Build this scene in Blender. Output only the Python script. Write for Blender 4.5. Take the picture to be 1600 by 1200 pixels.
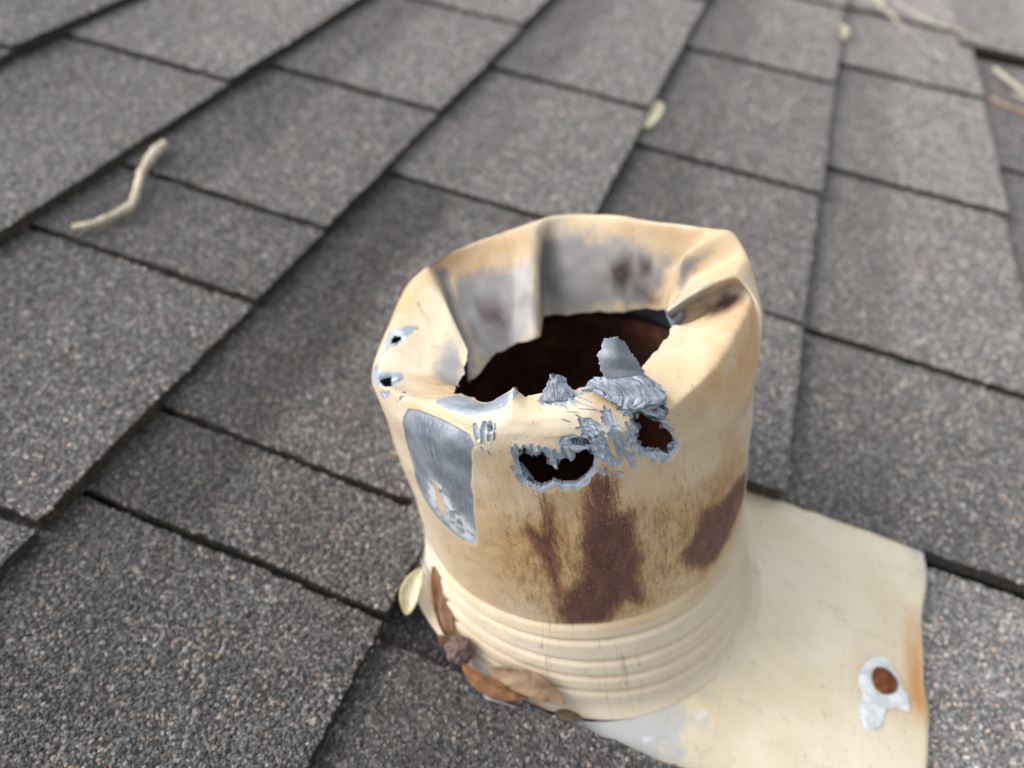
import bpy, bmesh, math, random
import numpy as np
from mathutils import Matrix, Vector
for _o in list(bpy.data.objects): bpy.data.objects.remove(_o)
scene=bpy.context.scene; COL=scene.collection
CTRL=[[[354.0,62.0,94.0],[354.0,56.9,109.0],[349.7,46.8,108.0],[2.6,36.4,101.0]],[[3.0,61.5,96.0],[10.2,57.7,106.5],[11.2,48.4,103.5],[14.0,37.5,95.0]],[[7.5,61.5,100.0],[15.0,56.2,108.5],[13.0,45.8,106.5],[14.7,35.2,98.0]],[[10.5,61.5,101.0],[12.8,54.3,112.5],[4.4,43.6,112.5],[3.2,34.3,105.0]],[[20.0,61.0,102.0],[26.8,59.0,110.5],[30.4,45.6,104.0],[36.6,37.4,94.0]],[[34.0,61.0,104.0],[35.7,58.6,115.0],[35.8,43.9,112.0],[44.7,40.5,94.0]],[[38.0,61.0,104.0],[38.1,58.2,114.5],[39.7,43.2,108.0],[48.5,41.8,89.0]],[[48.0,61.0,103.0],[47.9,58.5,111.0],[53.6,54.5,97.0],[57.5,49.5,80.0]],[[62.0,60.0,101.0],[64.2,55.4,109.0],[67.2,53.1,92.0],[68.9,48.5,76.3]],[[84.0,60.0,101.0],[85.4,55.0,108.0],[85.5,48.8,91.0],[88.3,44.7,74.0]],[[100.0,60.0,101.0],[100.8,57.3,108.0],[104.8,49.0,92.0],[107.7,43.1,74.0]],[[108.0,60.0,101.0],[110.0,57.5,108.0],[115.6,55.8,91.0],[120.8,43.1,74.0]],[[114.0,60.0,101.0],[115.9,56.2,108.0],[119.6,44.6,99.0],[139.2,18.5,83.0]],[[124.0,60.0,100.0],[128.7,53.9,108.0],[131.6,43.7,98.0],[152.1,25.1,80.0]],[[138.0,60.0,99.0],[142.8,53.5,108.0],[149.0,46.4,97.0],[176.9,28.5,79.0]],[[152.0,60.0,99.0],[155.4,55.0,108.0],[157.3,52.9,100.0],[197.4,31.8,79.0]],[[161.0,60.0,100.0],[162.0,56.3,107.0],[161.3,54.0,99.5],[200.7,33.4,79.0]],[[168.0,61.0,100.0],[165.1,56.6,107.0],[171.1,46.1,104.0],[216.4,30.3,97.5]],[[174.0,61.0,100.0],[170.8,55.0,107.0],[184.9,38.5,103.5],[222.6,31.3,98.5]],[[184.0,61.0,96.0],[188.3,52.7,105.0],[208.6,39.9,102.0],[228.3,33.5,98.0]],[[198.0,61.5,94.0],[212.0,54.9,104.0],[224.9,46.0,101.0],[237.6,39.1,97.0]],[[216.0,62.0,95.0],[222.4,59.4,102.0],[227.5,50.4,98.5],[236.3,40.9,95.0]],[[233.8,61.0,94.2],[235.3,58.9,104.5],[242.0,51.6,103.0],[243.8,41.8,98.0]],[[248.0,61.0,98.3],[248.0,57.6,105.5],[254.3,52.2,106.0],[256.7,45.2,103.0]],[[258.6,61.0,99.5],[260.6,57.8,106.0],[265.5,55.1,108.0],[266.7,48.8,105.5]],[[271.4,61.0,98.8],[274.2,60.3,107.0],[276.1,56.1,111.0],[277.1,51.5,114.0]],[[281.7,61.0,97.0],[282.8,60.3,106.0],[282.5,56.6,110.0],[281.0,49.6,110.0]],[[290.1,61.0,95.9],[291.0,61.1,105.5],[290.9,57.3,110.0],[290.7,50.7,112.0]],[[300.2,61.0,95.5],[299.9,61.5,104.5],[300.1,57.6,110.0],[300.5,51.4,112.0]],[[310.3,61.0,94.2],[308.6,61.7,104.0],[308.8,57.4,109.0],[310.8,50.6,110.0]],[[320.0,61.0,92.5],[317.3,60.8,105.5],[318.6,53.1,107.0],[322.6,42.2,104.0]],[[333.0,61.5,91.2],[329.1,59.0,107.0],[331.7,48.0,107.0],[341.2,36.6,101.0]],[[346.7,62.0,89.9],[341.3,57.5,108.0],[341.6,47.0,108.0],[356.3,36.1,100.0]]]
ROOF_N_IN_PIPE=[0.331476,-0.072581,0.940668]
HOLES=[[[177.7,99.34],[178.66,100.34],[180.38,100.16],[180.79,97.8],[182.35,98.17],[183.64,99.48],[185.15,97.29],[185.91,94.05],[186.87,93.43],[187.75,94.04],[187.62,96.57],[189.47,97.55],[190.99,95.67],[192.43,96.68],[193.13,98.9],[194.79,100.12],[196.07,99.85],[196.6,96.94],[196.1,93.62],[194.23,91.99],[191.84,91.18],[188.14,91.14],[185.38,91.86],[184.42,90.92],[182.37,90.66],[179.71,91.13],[178.0,92.52],[177.65,94.94]],[[210.37,114.15],[213.5,114.43],[215.69,109.75],[217.64,101.66],[219.58,97.22],[220.15,94.3],[218.45,92.84],[216.14,94.23],[212.11,94.84],[209.29,98.63],[209.42,102.61],[211.27,104.38],[210.64,108.17],[209.8,111.27]],[[191.81,105.01],[193.48,105.82],[195.03,104.46],[196.17,102.15],[194.38,102.46],[192.17,103.4]],[[118.07,106.75],[111.08,110.4],[107.58,112.62],[114.76,112.87],[121.28,110.09],[120.9,106.91]],[[87.27,107.89],[85.9,109.14],[85.51,110.97],[87.06,110.24],[88.04,108.79]],[[165.82,110.61],[166.98,110.71],[167.85,108.48],[167.04,106.8]]]
PATCH=[[[138.11,99.66],[140.4,103.44],[145.59,105.02],[153.12,105.2],[159.43,104.04],[163.36,102.5],[165.47,98.45],[163.63,92.59],[160.84,87.99],[159.05,78.61],[158.26,67.59],[156.67,62.5],[153.64,61.33],[147.87,61.53],[141.4,63.89],[135.5,67.05],[132.57,72.27],[134.87,82.92],[134.59,89.55],[136.88,94.54]]]
REMN=[[[143.58,83.47],[145.82,84.22],[146.24,80.5],[147.49,75.07],[148.39,71.94],[144.35,69.68],[142.97,72.91],[143.73,78.49]]]
SMOOTH=[[[144.95,114.57],[137.62,122.09],[134.49,128.32],[144.26,129.69],[153.87,128.15],[159.42,129.59],[164.46,130.17],[169.99,129.15],[174.94,130.36],[172.98,125.52],[167.34,120.34],[163.98,115.02],[159.57,113.63],[151.8,112.62],[148.13,113.16]]]
BARE=[[[119.98,100.74],[127.95,107.53],[128.43,103.43],[123.48,100.89]],[[100.94,104.68],[104.75,107.56],[107.0,108.49],[102.42,114.84],[106.59,116.12],[112.16,114.66],[119.93,111.74],[122.25,108.41],[118.14,103.7],[113.96,101.32],[105.46,100.41]],[[94.0,107.22],[88.18,104.51],[85.85,104.9],[83.48,110.06],[77.95,114.47],[82.41,112.79],[85.71,112.39],[89.68,109.51],[93.4,106.38]],[[175.51,100.24],[176.05,102.72],[177.31,101.01],[178.51,102.73],[180.85,103.25],[183.57,102.53],[185.73,102.45],[186.91,99.85],[188.84,101.26],[187.41,103.84],[188.01,107.66],[191.55,109.72],[194.33,107.75],[195.8,104.65],[197.5,100.24],[197.3,95.64],[196.78,92.61],[194.69,90.87],[191.6,89.97],[187.98,90.18],[185.18,90.79],[183.25,89.58],[179.78,90.06],[176.94,91.49],[175.88,93.54],[176.78,97.73]],[[194.11,115.97],[196.49,115.53],[199.08,112.58],[200.8,107.82],[201.1,100.7],[202.65,96.1],[203.45,93.57],[201.47,93.48],[198.29,95.88],[196.34,98.71],[195.03,104.72],[194.15,110.49]],[[201.65,121.09],[202.85,117.03],[204.7,110.77],[205.92,102.1],[205.74,98.94],[203.94,99.84],[202.05,107.49],[201.08,113.49]],[[205.73,126.54],[208.88,130.45],[216.27,128.52],[221.24,122.73],[222.35,117.43],[221.18,112.74],[219.68,109.49],[219.17,101.53],[219.23,98.49],[221.02,96.0],[220.82,93.01],[218.26,91.62],[214.08,92.95],[210.02,95.13],[207.58,98.63],[206.36,101.92],[206.1,107.94],[208.42,111.74],[210.5,114.85],[207.08,115.15],[205.64,117.79],[204.93,122.89]],[[184.04,126.44],[186.54,127.31],[188.84,127.53],[191.44,127.77],[193.64,127.66],[200.49,130.32],[203.68,130.17],[205.73,126.54],[202.08,126.34],[198.91,128.12],[195.12,127.05],[192.65,124.76],[190.2,124.05],[187.79,123.71],[185.14,124.64]]]
BROWN=[[[194.83,91.79],[198.06,92.42],[201.39,91.44],[201.94,86.29],[201.07,82.46],[206.0,80.31],[206.85,71.63],[207.0,63.92],[208.77,58.4],[206.92,50.43],[208.61,41.6],[206.71,35.86],[202.27,40.43],[198.74,36.01],[195.8,30.41],[180.82,30.59],[180.92,39.48],[183.87,48.32],[188.86,54.45],[190.84,62.05],[190.49,71.04],[193.41,83.38]],[[182.43,87.76],[183.89,86.51],[184.21,73.76],[183.55,62.29],[182.89,46.51],[182.87,30.36],[180.17,30.28],[180.82,49.57],[179.38,58.97],[177.48,67.09],[175.42,75.06],[176.27,78.23],[179.91,74.87],[181.73,80.75]],[[261.89,54.79],[258.84,45.49],[247.06,40.19],[237.23,34.4],[230.23,37.85],[223.02,45.01],[221.09,52.38],[224.46,54.89],[228.11,61.12],[229.95,66.52],[236.04,63.11],[242.02,62.1],[249.31,62.61]]]
CARAMEL=[[[172.06,88.68],[184.38,88.73],[196.51,89.96],[210.53,85.64],[225.11,79.95],[246.77,77.38],[251.24,69.4],[252.36,31.15],[234.52,30.24],[210.97,33.5],[185.97,32.84],[169.72,36.84],[157.58,47.75],[165.1,75.63]]]
SOOT=[[[1.01,113.16],[-13.37,112.9],[-26.29,113.7],[-42.23,114.73],[-56.18,118.35],[-56.12,124.6],[-46.14,127.7],[-15.92,128.24],[-0.69,127.9]],[[38.91,120.54],[21.4,117.28],[6.86,121.46],[4.63,127.84],[5.41,129.99],[16.27,129.97],[32.57,129.41],[37.15,127.69],[40.24,124.06]],[[52.02,115.52],[44.02,118.53],[42.85,122.76],[38.37,127.69],[43.08,129.63],[49.31,129.97]],[[295.86,122.03],[294.3,118.5],[292.98,116.47],[289.6,122.06],[287.18,126.51],[282.04,127.98]],[[275.71,129.77],[274.4,121.31],[274.76,115.81],[272.27,123.81],[270.82,130.45]],[[81.86,123.35],[72.03,126.69],[76.97,129.59],[93.82,129.54],[101.67,127.92]]]
PURPLE=[[[352.78,118.71],[346.34,115.87],[343.26,116.5],[342.42,121.01],[344.3,125.07],[349.74,123.52]],[[338.71,116.83],[333.93,117.51],[331.96,120.22],[337.06,120.68]],[[339.79,124.34],[332.72,125.27],[323.49,127.88],[328.4,128.86]],[[269.67,123.52],[270.61,117.49],[272.6,111.92],[271.01,108.78],[265.54,110.99],[262.4,113.67],[262.56,119.14]],[[31.37,123.52],[21.56,123.54],[17.09,126.7],[19.13,128.11],[27.5,126.07]]]
ORANGE=[[[64.34,109.34],[28.57,109.68],[5.21,109.17],[5.49,115.8],[16.86,118.6],[29.96,117.47],[47.75,115.44]],[[80.26,100.47],[69.33,102.3],[67.96,109.33],[72.61,113.17],[82.41,112.79],[87.41,109.36]],[[355.63,108.8],[329.18,107.83],[313.94,109.9],[322.27,113.64],[345.23,112.44]],[[260.74,117.72],[269.09,102.79],[259.3,91.28],[241.31,97.32],[230.92,104.76],[242.92,112.3]],[[140.36,106.37],[152.85,111.0],[162.49,106.11],[154.78,106.5],[143.97,104.68]],[[199.7,126.2],[205.44,124.19],[205.64,117.79],[201.18,120.87]]]
CORR=[[[144.96,86.83],[148.75,84.85],[150.64,77.57],[155.73,73.14],[157.72,68.23],[156.85,63.24],[153.0,62.09],[146.41,63.38],[140.61,67.06],[137.59,71.78],[139.43,79.63]]]
STROKES=[[162.94,109.35,165.88,101.51,1.81],[164.73,112.01,167.35,100.45,1.47],[166.21,112.56,168.96,102.23,1.46],[168.33,111.79,170.52,103.24,1.13],[167.22,98.66,168.87,97.06,1.16],[169.3,98.34,170.67,96.48,0.83],[136.17,105.23,134.97,113.55,1.44],[135.08,104.17,136.77,103.03,0.73],[175.72,101.35,177.0,96.0,1.14],[176.5,102.8,178.17,98.18,0.97],[175.4,94.15,177.1,92.8,1.17],[176.36,92.3,178.28,90.99,1.35],[178.51,102.73,179.4,98.29,1.29],[180.85,103.25,181.83,98.15,1.29],[183.09,102.96,184.63,98.3,1.29],[184.56,102.6,186.47,95.34,1.45],[186.59,101.79,187.62,94.4,1.29],[188.45,102.21,190.9,96.68,1.44],[190.93,102.03,193.4,98.37,1.28],[188.33,106.41,193.51,106.93,0.95],[188.18,104.85,193.47,104.32,0.96],[188.78,103.35,194.96,101.59,0.96],[194.11,115.97,196.57,104.56,1.42],[196.0,115.6,198.67,102.68,1.42],[198.01,113.47,201.1,100.7,1.42],[196.09,104.61,199.71,97.74,1.27],[198.06,101.42,202.83,94.04,1.45],[200.05,99.58,203.75,93.54,1.3],[202.06,120.99,205.11,101.79,1.42],[203.56,118.42,205.76,99.21,1.26],[203.24,103.15,204.47,94.22,1.12],[204.82,98.99,207.23,92.64,1.47],[205.94,97.49,207.57,93.2,1.15],[207.45,97.25,207.63,94.19,0.99],[191.51,126.6,194.18,122.81,0.8],[193.34,126.26,196.27,122.23,0.64],[195.06,126.48,198.71,122.82,0.64],[190.13,123.47,192.35,121.32,0.48],[190.99,120.88,194.37,119.08,0.47],[194.54,121.5,199.62,118.64,0.63],[196.32,122.81,201.16,117.07,0.48],[189.09,116.63,191.83,114.97,0.47],[193.49,118.24,195.61,114.89,0.63],[207.17,112.17,209.67,100.69,1.27],[208.83,112.92,211.34,105.82,1.11],[206.5,117.5,212.23,118.18,1.11],[207.02,114.66,212.71,115.15,0.95],[210.65,94.58,216.76,93.03,1.33],[216.76,93.03,220.41,95.03,1.52],[209.47,96.54,211.53,93.69,0.99],[207.08,115.15,216.57,121.49,1.11],[208.83,114.14,218.37,118.98,1.11],[211.37,113.83,220.34,116.53,1.11],[205.64,117.79,215.4,126.5,1.11],[204.82,122.03,211.08,130.27,0.95],[197.5,93.41,199.27,91.99,1.0],[199.42,93.41,200.64,91.84,0.83],[202.59,92.12,204.48,91.26,1.0],[91.78,108.45,96.35,106.82,1.0],[82.49,111.22,78.25,114.37,0.62],[83.91,111.36,81.41,113.4,0.61],[86.66,111.37,89.3,110.12,0.61],[121.7,102.63,126.83,102.8,1.14],[111.49,103.95,119.44,104.0,1.17],[112.94,112.87,107.22,115.52,0.77]]
M=[[0.943464,0.0255,-0.330494],[-0.0,0.997037,0.07693],[0.331476,-0.072581,0.940668]]
RC=[[0.926297,0.349137,0.141691],[0.354022,-0.677691,-0.644518],[-0.129002,0.647177,-0.751346]]
CAM=[-0.01039,-0.15686,0.24805]
F=1100.71
PITCH=math.radians(19.36)
ROOF=Matrix.Rotation(PITCH,4,'Y')                 # roof frame: x down the slope, y along the courses, z off the roof
PIPE=ROOF@Matrix([M[0]+[0],M[1]+[0],M[2]+[0],[0,0,0,1]])
# ---------------- camera ----------------
cam=bpy.data.cameras.new('camera'); camo=bpy.data.objects.new('camera',cam); COL.objects.link(camo)
r0,r1,r2=[Vector(v) for v in RC]
camo.matrix_world=ROOF@Matrix(((r0.x,-r1.x,-r2.x,CAM[0]),(r0.y,-r1.y,-r2.y,CAM[1]),(r0.z,-r1.z,-r2.z,CAM[2]),(0,0,0,1)))
cam.sensor_width=36; cam.lens=F/1600*36; cam.clip_start=0.01; cam.clip_end=200
cam.dof.use_dof=True; cam.dof.focus_distance=0.179; cam.dof.aperture_fstop=cam.lens/3.3
scene.camera=camo
# ---------------- light: bright overcast ----------------
SUN_EL,SUN_AZ=math.radians(54),math.radians(195)   # azimuth measured from +x towards +y
w=bpy.data.worlds.new('World'); scene.world=w; w.use_nodes=True
w.cycles.sampling_method='MANUAL'; w.cycles.sample_map_resolution=256
nt=w.node_tree; nt.nodes.clear()
sky=nt.nodes.new('ShaderNodeTexSky'); sky.sky_type='NISHITA'; sky.sun_disc=False
sky.sun_elevation=SUN_EL; sky.sun_rotation=math.pi/2-SUN_AZ; sky.dust_density=4.0; sky.air_density=1.2; sky.ozone_density=1.0
hs=nt.nodes.new('ShaderNodeHueSaturation'); hs.inputs['Saturation'].default_value=0.30
bg=nt.nodes.new('ShaderNodeBackground'); bg.inputs['Strength'].default_value=0.15
ow=nt.nodes.new('ShaderNodeOutputWorld')
nt.links.new(sky.outputs[0],hs.inputs['Color']); nt.links.new(hs.outputs[0],bg.inputs['Color']); nt.links.new(bg.outputs[0],ow.inputs['Surface'])
sl=bpy.data.lights.new('sun','SUN'); sl.energy=0.55; sl.angle=math.radians(40); sl.color=(1,.96,.9)
so=bpy.data.objects.new('sun',sl); COL.objects.link(so)
sd=Vector((math.cos(SUN_EL)*math.cos(SUN_AZ),math.cos(SUN_EL)*math.sin(SUN_AZ),math.sin(SUN_EL)))
so.rotation_euler=(sd).to_track_quat('Z','Y').to_euler(); so.location=sd*3
vs=scene.view_settings; vs.view_transform='Standard'; vs.look='None'; vs.gamma=1; vs.use_curve_mapping=False
vs.exposure=0.9
scene.cycles.use_denoising=True
scene.cycles.max_bounces=4; scene.cycles.diffuse_bounces=2; scene.cycles.glossy_bounces=2
scene.cycles.use_adaptive_sampling=True; scene.cycles.adaptive_threshold=0.02
# ---------------- helpers ----------------
class NT:
    """terse node builder for a material"""
    def __init__(s,name):
        s.m=bpy.data.materials.new(name); s.m.use_nodes=True; s.t=s.m.node_tree; s.t.nodes.clear()
        s.out=s.n('ShaderNodeOutputMaterial'); s.b=s.n('ShaderNodeBsdfPrincipled'); s.l(s.b.outputs[0],s.out.inputs[0])
    def n(s,t,**k):
        x=s.t.nodes.new(t)
        for a,v in k.items(): setattr(x,a,v)
        return x
    def l(s,a,b): s.t.links.new(a,b)
    def setin(s,node,key,v):
        i=node.inputs[key]
        if hasattr(v,'is_linked') or hasattr(v,'links'): s.l(v,i)
        else: i.default_value=v
    def coord(s,kind='Object',scale=(1,1,1)):
        c=s.n('ShaderNodeTexCoord'); m=s.n('ShaderNodeMapping'); s.l(c.outputs[kind],m.inputs[0]); m.inputs['Scale'].default_value=scale; return m.outputs[0]
    def attr(s,name,kind='GEOMETRY'):
        a=s.n('ShaderNodeAttribute'); a.attribute_name=name; a.attribute_type=kind; return a
    def mapv(s,v,scale):
        m=s.n('ShaderNodeMapping'); s.l(v,m.inputs[0]); m.inputs['Scale'].default_value=scale; return m.outputs[0]
    def noise(s,v,scale,detail=4,rough=.55,dist=0):
        x=s.n('ShaderNodeTexNoise'); s.l(v,x.inputs['Vector']); x.inputs['Scale'].default_value=scale; x.inputs['Detail'].default_value=detail; x.inputs['Roughness'].default_value=rough; x.inputs['Distortion'].default_value=dist; return x.outputs['Fac']
    def voro(s,v,scale,out='Distance',feature='F1'):
        x=s.n('ShaderNodeTexVoronoi',feature=feature); s.l(v,x.inputs['Vector']); x.inputs['Scale'].default_value=scale; return x.outputs[out]
    def math(s,op,a,b=0.0,c=None,clamp=False):
        x=s.n('ShaderNodeMath',operation=op,use_clamp=clamp); s.setin(x,0,a); s.setin(x,1,b)
        if c is not None: s.setin(x,2,c)
        return x.outputs[0]
    def rng(s,v,a,b,c=0.0,d=1.0,smooth=True):
        x=s.n('ShaderNodeMapRange',interpolation_type='SMOOTHSTEP' if smooth else 'LINEAR'); s.setin(x,0,v); x.inputs[1].default_value=a; x.inputs[2].default_value=b; x.inputs[3].default_value=c; x.inputs[4].default_value=d; return x.outputs[0]
    def mix(s,f,a,b,blend='MIX'):
        x=s.n('ShaderNodeMix',data_type='RGBA',blend_type=blend); s.setin(x,0,f)
        for k,v in ((6,a),(7,b)):
            if isinstance(v,tuple): x.inputs[k].default_value=v+(1,) if len(v)==3 else v
            else: s.l(v,x.inputs[k])
        return x.outputs[2]
    def ramp(s,f,stops):
        x=s.n('ShaderNodeValToRGB'); s.l(f,x.inputs[0]); e=x.color_ramp.elements
        while len(e)<len(stops): e.new(.5)
        for q,(p,c) in zip(e,stops): q.position=p; q.color=c+(1,)
        return x.outputs[0]
    def sep(s,c):
        x=s.n('ShaderNodeSeparateColor'); s.l(c,x.inputs[0]); return x.outputs
    def bump(s,h,strength=.3,dist=.001,normal=None):
        x=s.n('ShaderNodeBump'); x.inputs['Strength'].default_value=strength; x.inputs['Distance'].default_value=dist; s.l(h,x.inputs['Height'])
        if normal is not None: s.l(normal,x.inputs['Normal'])
        return x.outputs[0]
    def done(s,color=None,rough=.6,metal=0.0,normal=None,spec=None):
        for k,v in (('Base Color',color),('Roughness',rough),('Metallic',metal)):
            if v is None: continue
            if isinstance(v,tuple): s.b.inputs[k].default_value=v+(1,)
            else: s.setin(s.b,k,v)
        if spec is not None: s.setin(s.b,'Specular IOR Level',spec)
        if normal is not None: s.l(normal,s.b.inputs['Normal'])
        return s.m
def mesh_obj(name,verts,faces,mat,parent=None,mw=None,smooth=False):
    me=bpy.data.meshes.new(name); me.from_pydata([tuple(map(float,v)) for v in verts],[],faces); me.validate(); me.update()
    if smooth: me.polygons.foreach_set('use_smooth',[True]*len(me.polygons))
    if mat: me.materials.append(mat)
    o=bpy.data.objects.new(name,me); COL.objects.link(o)
    if parent is not None: o.parent=parent
    elif mw is not None: o.matrix_world=mw
    return o
def tag(o,label,cat=None,group=None,kind=None):
    o['label']=label
    if cat: o['category']=cat
    if group: o['group']=group
    if kind: o['kind']=kind
    return o
def empty(name,mw):
    o=bpy.data.objects.new(name,None); COL.objects.link(o); o.empty_display_size=.02; o.matrix_world=mw; return o
def at(u,v,wz=0.0): return ROOF@Matrix.Translation((u,v,wz))

# ---------------- materials ----------------
def mat_granule():
    t=NT('shingle_granule'); a=t.attr('gcol','INSTANCER')
    return t.done(a.outputs['Color'],.8,0,spec=.3)
def mat_asphalt():
    t=NT('shingle_asphalt'); c=t.coord('Object'); v=t.voro(c,900,'Color'); h=t.voro(c,900)
    s=t.sep(v); col=t.ramp(s[0],[(0,(.030,.026,.022)),(.6,(.055,.048,.040)),(1,(.10,.088,.072))])
    return t.done(col,.85,0,t.bump(h,.8,.0008),spec=.2)
def mat_grit():
    t=NT('shingle_grit'); c=t.coord('Object'); v=t.voro(c,1000,'Color'); h=t.voro(c,1000); s=t.sep(v)
    col=t.ramp(s[0],[(0,(.07,.065,.062)),(.5,(.16,.150,.143)),(.85,(.27,.255,.243)),(1,(.42,.40,.375))])
    tn=t.attr('tone','OBJECT').outputs['Fac']; sc=t.n('ShaderNodeVectorMath',operation='SCALE'); t.l(col,sc.inputs[0]); t.l(tn,sc.inputs['Scale']); col=sc.outputs[0]
    return t.done(col,.85,0,t.bump(h,.7,.001),spec=.2)
def mat_deck():
    t=NT('far_shingle'); c=t.coord('Object'); v=t.voro(c,800,'Color'); h=t.voro(c,800); s=t.sep(v)
    col=t.ramp(s[0],[(0,(.08,.077,.075)),(.7,(.17,.165,.16)),(1,(.33,.32,.3))])
    return t.done(col,.9,0,t.bump(h,.6,.001))
def mat_lead():
    t=NT('bare_lead'); c=t.coord('Object'); n=t.noise(c,300,5,.6); n2=t.noise(c,60,3)
    col=t.mix(t.rng(n2,.35,.7),(.19,.215,.25),(.33,.355,.385)); h=t.noise(t.mapv(c,(1,1,.3)),900,3)
    return t.done(col,t.rng(n,.3,.7,.45,.7),.45,t.bump(h,.35,.0006))
def mat_torn():
    t=NT('torn_lead'); p=t.attr('flat').outputs['Vector']; o=t.coord('Object')
    s=t.noise(t.mapv(p,(16,2.0,1)),1.0,4,.7); n=t.noise(o,420,3,.7)
    col=t.mix(t.rng(s,.36,.64),(.20,.23,.275),(.44,.49,.55)); col=t.mix(t.math('MULTIPLY',t.rng(n,.55,.75),.4),col,(.56,.60,.65))
    return t.done(col,.55,.25,t.bump(t.math('ADD',s,t.math('MULTIPLY',n,.25)),.6,.0009))
def mat_sleeve():
    t=NT('weathered_painted_lead'); p=t.attr('flat').outputs['Vector']
    m1=t.sep(t.attr('m1').outputs['Color']); m2=t.sep(t.attr('m2').outputs['Color'])
    chew=t.attr('chew').outputs['Fac']
    o=t.coord('Object')
    big=t.noise(o,38,2,.6); mid=t.noise(o,110,4,.62)
    streak=t.noise(t.mapv(p,(9,1.7,1)),1.0,5,.77); streak2=t.noise(t.mapv(p,(2.4,.9,1)),1.0,4,.68)
    speck=t.noise(o,2600,2,.5)
    # paint
    paint=t.mix(t.rng(big,.35,.65),(.60,.455,.285),(.67,.575,.43))
    paint=t.mix(t.math('MULTIPLY',t.rng(mid,.5,.72),.35),paint,(.58,.42,.24))
    paint=t.mix(t.math('MULTIPLY',m2[2],t.rng(mid,.25,.65,.25,.95)),paint,(.62,.37,.17))
    # caramel tan worn paint on the front
    car=t.math('MULTIPLY',m1[2],t.rng(streak2,.3,.62,.72,1.0))
    paint=t.mix(car,paint,t.mix(t.rng(big,.4,.62),(.50,.305,.13),(.58,.39,.195)))
    # old primer spots in the caramel zone
    pr=t.math('ADD',m1[1],t.math('MULTIPLY',t.math('SUBTRACT',streak,.5),1.25))
    pr=t.math('ADD',pr,t.math('MULTIPLY',t.math('SUBTRACT',streak2,.5),.6))
    pr=t.math('ADD',pr,t.math('MULTIPLY',t.math('SUBTRACT',speck,.5),.9))
    pf=t.rng(pr,.40,.78)
    brn=t.mix(t.rng(streak2,.38,.66),(.100,.044,.036),(.165,.075,.052))
    brn=t.mix(t.rng(t.noise(o,1500,1,.5),.70,.76),brn,(.45,.36,.30))
    # half-worn rusty tan at the margins of the primer
    paint=t.mix(t.math('MULTIPLY',t.rng(pr,.15,.52),.8),paint,(.27,.125,.045))
    paint=t.mix(pf,paint,brn)
    # soot / lead grey showing through on the folded-in top
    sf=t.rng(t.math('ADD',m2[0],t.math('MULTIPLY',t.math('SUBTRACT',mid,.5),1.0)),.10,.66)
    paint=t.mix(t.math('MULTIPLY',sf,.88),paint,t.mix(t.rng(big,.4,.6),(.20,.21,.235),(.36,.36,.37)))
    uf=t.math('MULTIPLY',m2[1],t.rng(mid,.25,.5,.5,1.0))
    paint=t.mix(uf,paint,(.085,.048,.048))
    ft=t.n('ShaderNodeSeparateXYZ'); t.l(p,ft.inputs[0]); ftm=t.rng(ft.outputs[1],2.4,3.02,1.0,0.0)
    paint=t.mix(t.math('MULTIPLY',ftm,.6),paint,(.66,.58,.45))
    # tiny dark specks
    sp=t.rng(t.noise(o,1300,1,.5),.70,.75)
    paint=t.mix(t.math('MULTIPLY',sp,.55),paint,(.18,.10,.05))
    sc1=t.math('ABSOLUTE',t.math('SUBTRACT',t.noise(t.mapv(p,(2.2,.16,1)),1.0,2,.5),.5)); sc1=t.math('MULTIPLY',t.rng(sc1,.001,.006,1,0),t.rng(t.noise(o,45,1,.5),.48,.62))
    paint=t.mix(t.math('MULTIPLY',sc1,.5),paint,(.20,.11,.06))
    # bare lead
    bf=t.math('ADD',m1[0],t.math('MULTIPLY',t.math('SUBTRACT',t.noise(o,700,2,.65),.5),.5))
    bf=t.rng(bf,.46,.54)
    lead=t.mix(t.rng(mid,.35,.66),(.235,.275,.33),(.39,.43,.475))
    scr=t.noise(t.mapv(p,(30,2.0,1)),1.0,3,.6)
    lead=t.mix(t.math('MULTIPLY',t.rng(scr,.54,.64),.6),lead,(.58,.61,.64))
    lead=t.mix(t.math('MULTIPLY',t.rng(chew,.2,.9),t.rng(t.noise(o,420,2,.6),.38,.6,.35,.9)),lead,(.47,.525,.59))
    cf=t.math('MULTIPLY',t.attr('corr').outputs['Fac'],t.rng(t.noise(o,300,3,.7),.36,.54))
    lead=t.mix(cf,lead,(.66,.70,.74))
    col=t.mix(bf,paint,lead)
    ro=t.math('ADD',t.math('MULTIPLY',bf,-.12),t.rng(mid,.3,.7,.5,.62))
    fine=t.noise(o,760,2,.65); h=t.math('MULTIPLY',fine,t.rng(chew,0,1,.45,1.3,smooth=False))
    nb=t.bump(h,.55,.0004)
    return t.done(col,ro,t.math('MULTIPLY',bf,t.math('MULTIPLY',t.rng(chew,0,1,.38,.2),t.math('SUBTRACT',1.0,cf))),nb,spec=.35)
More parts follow.
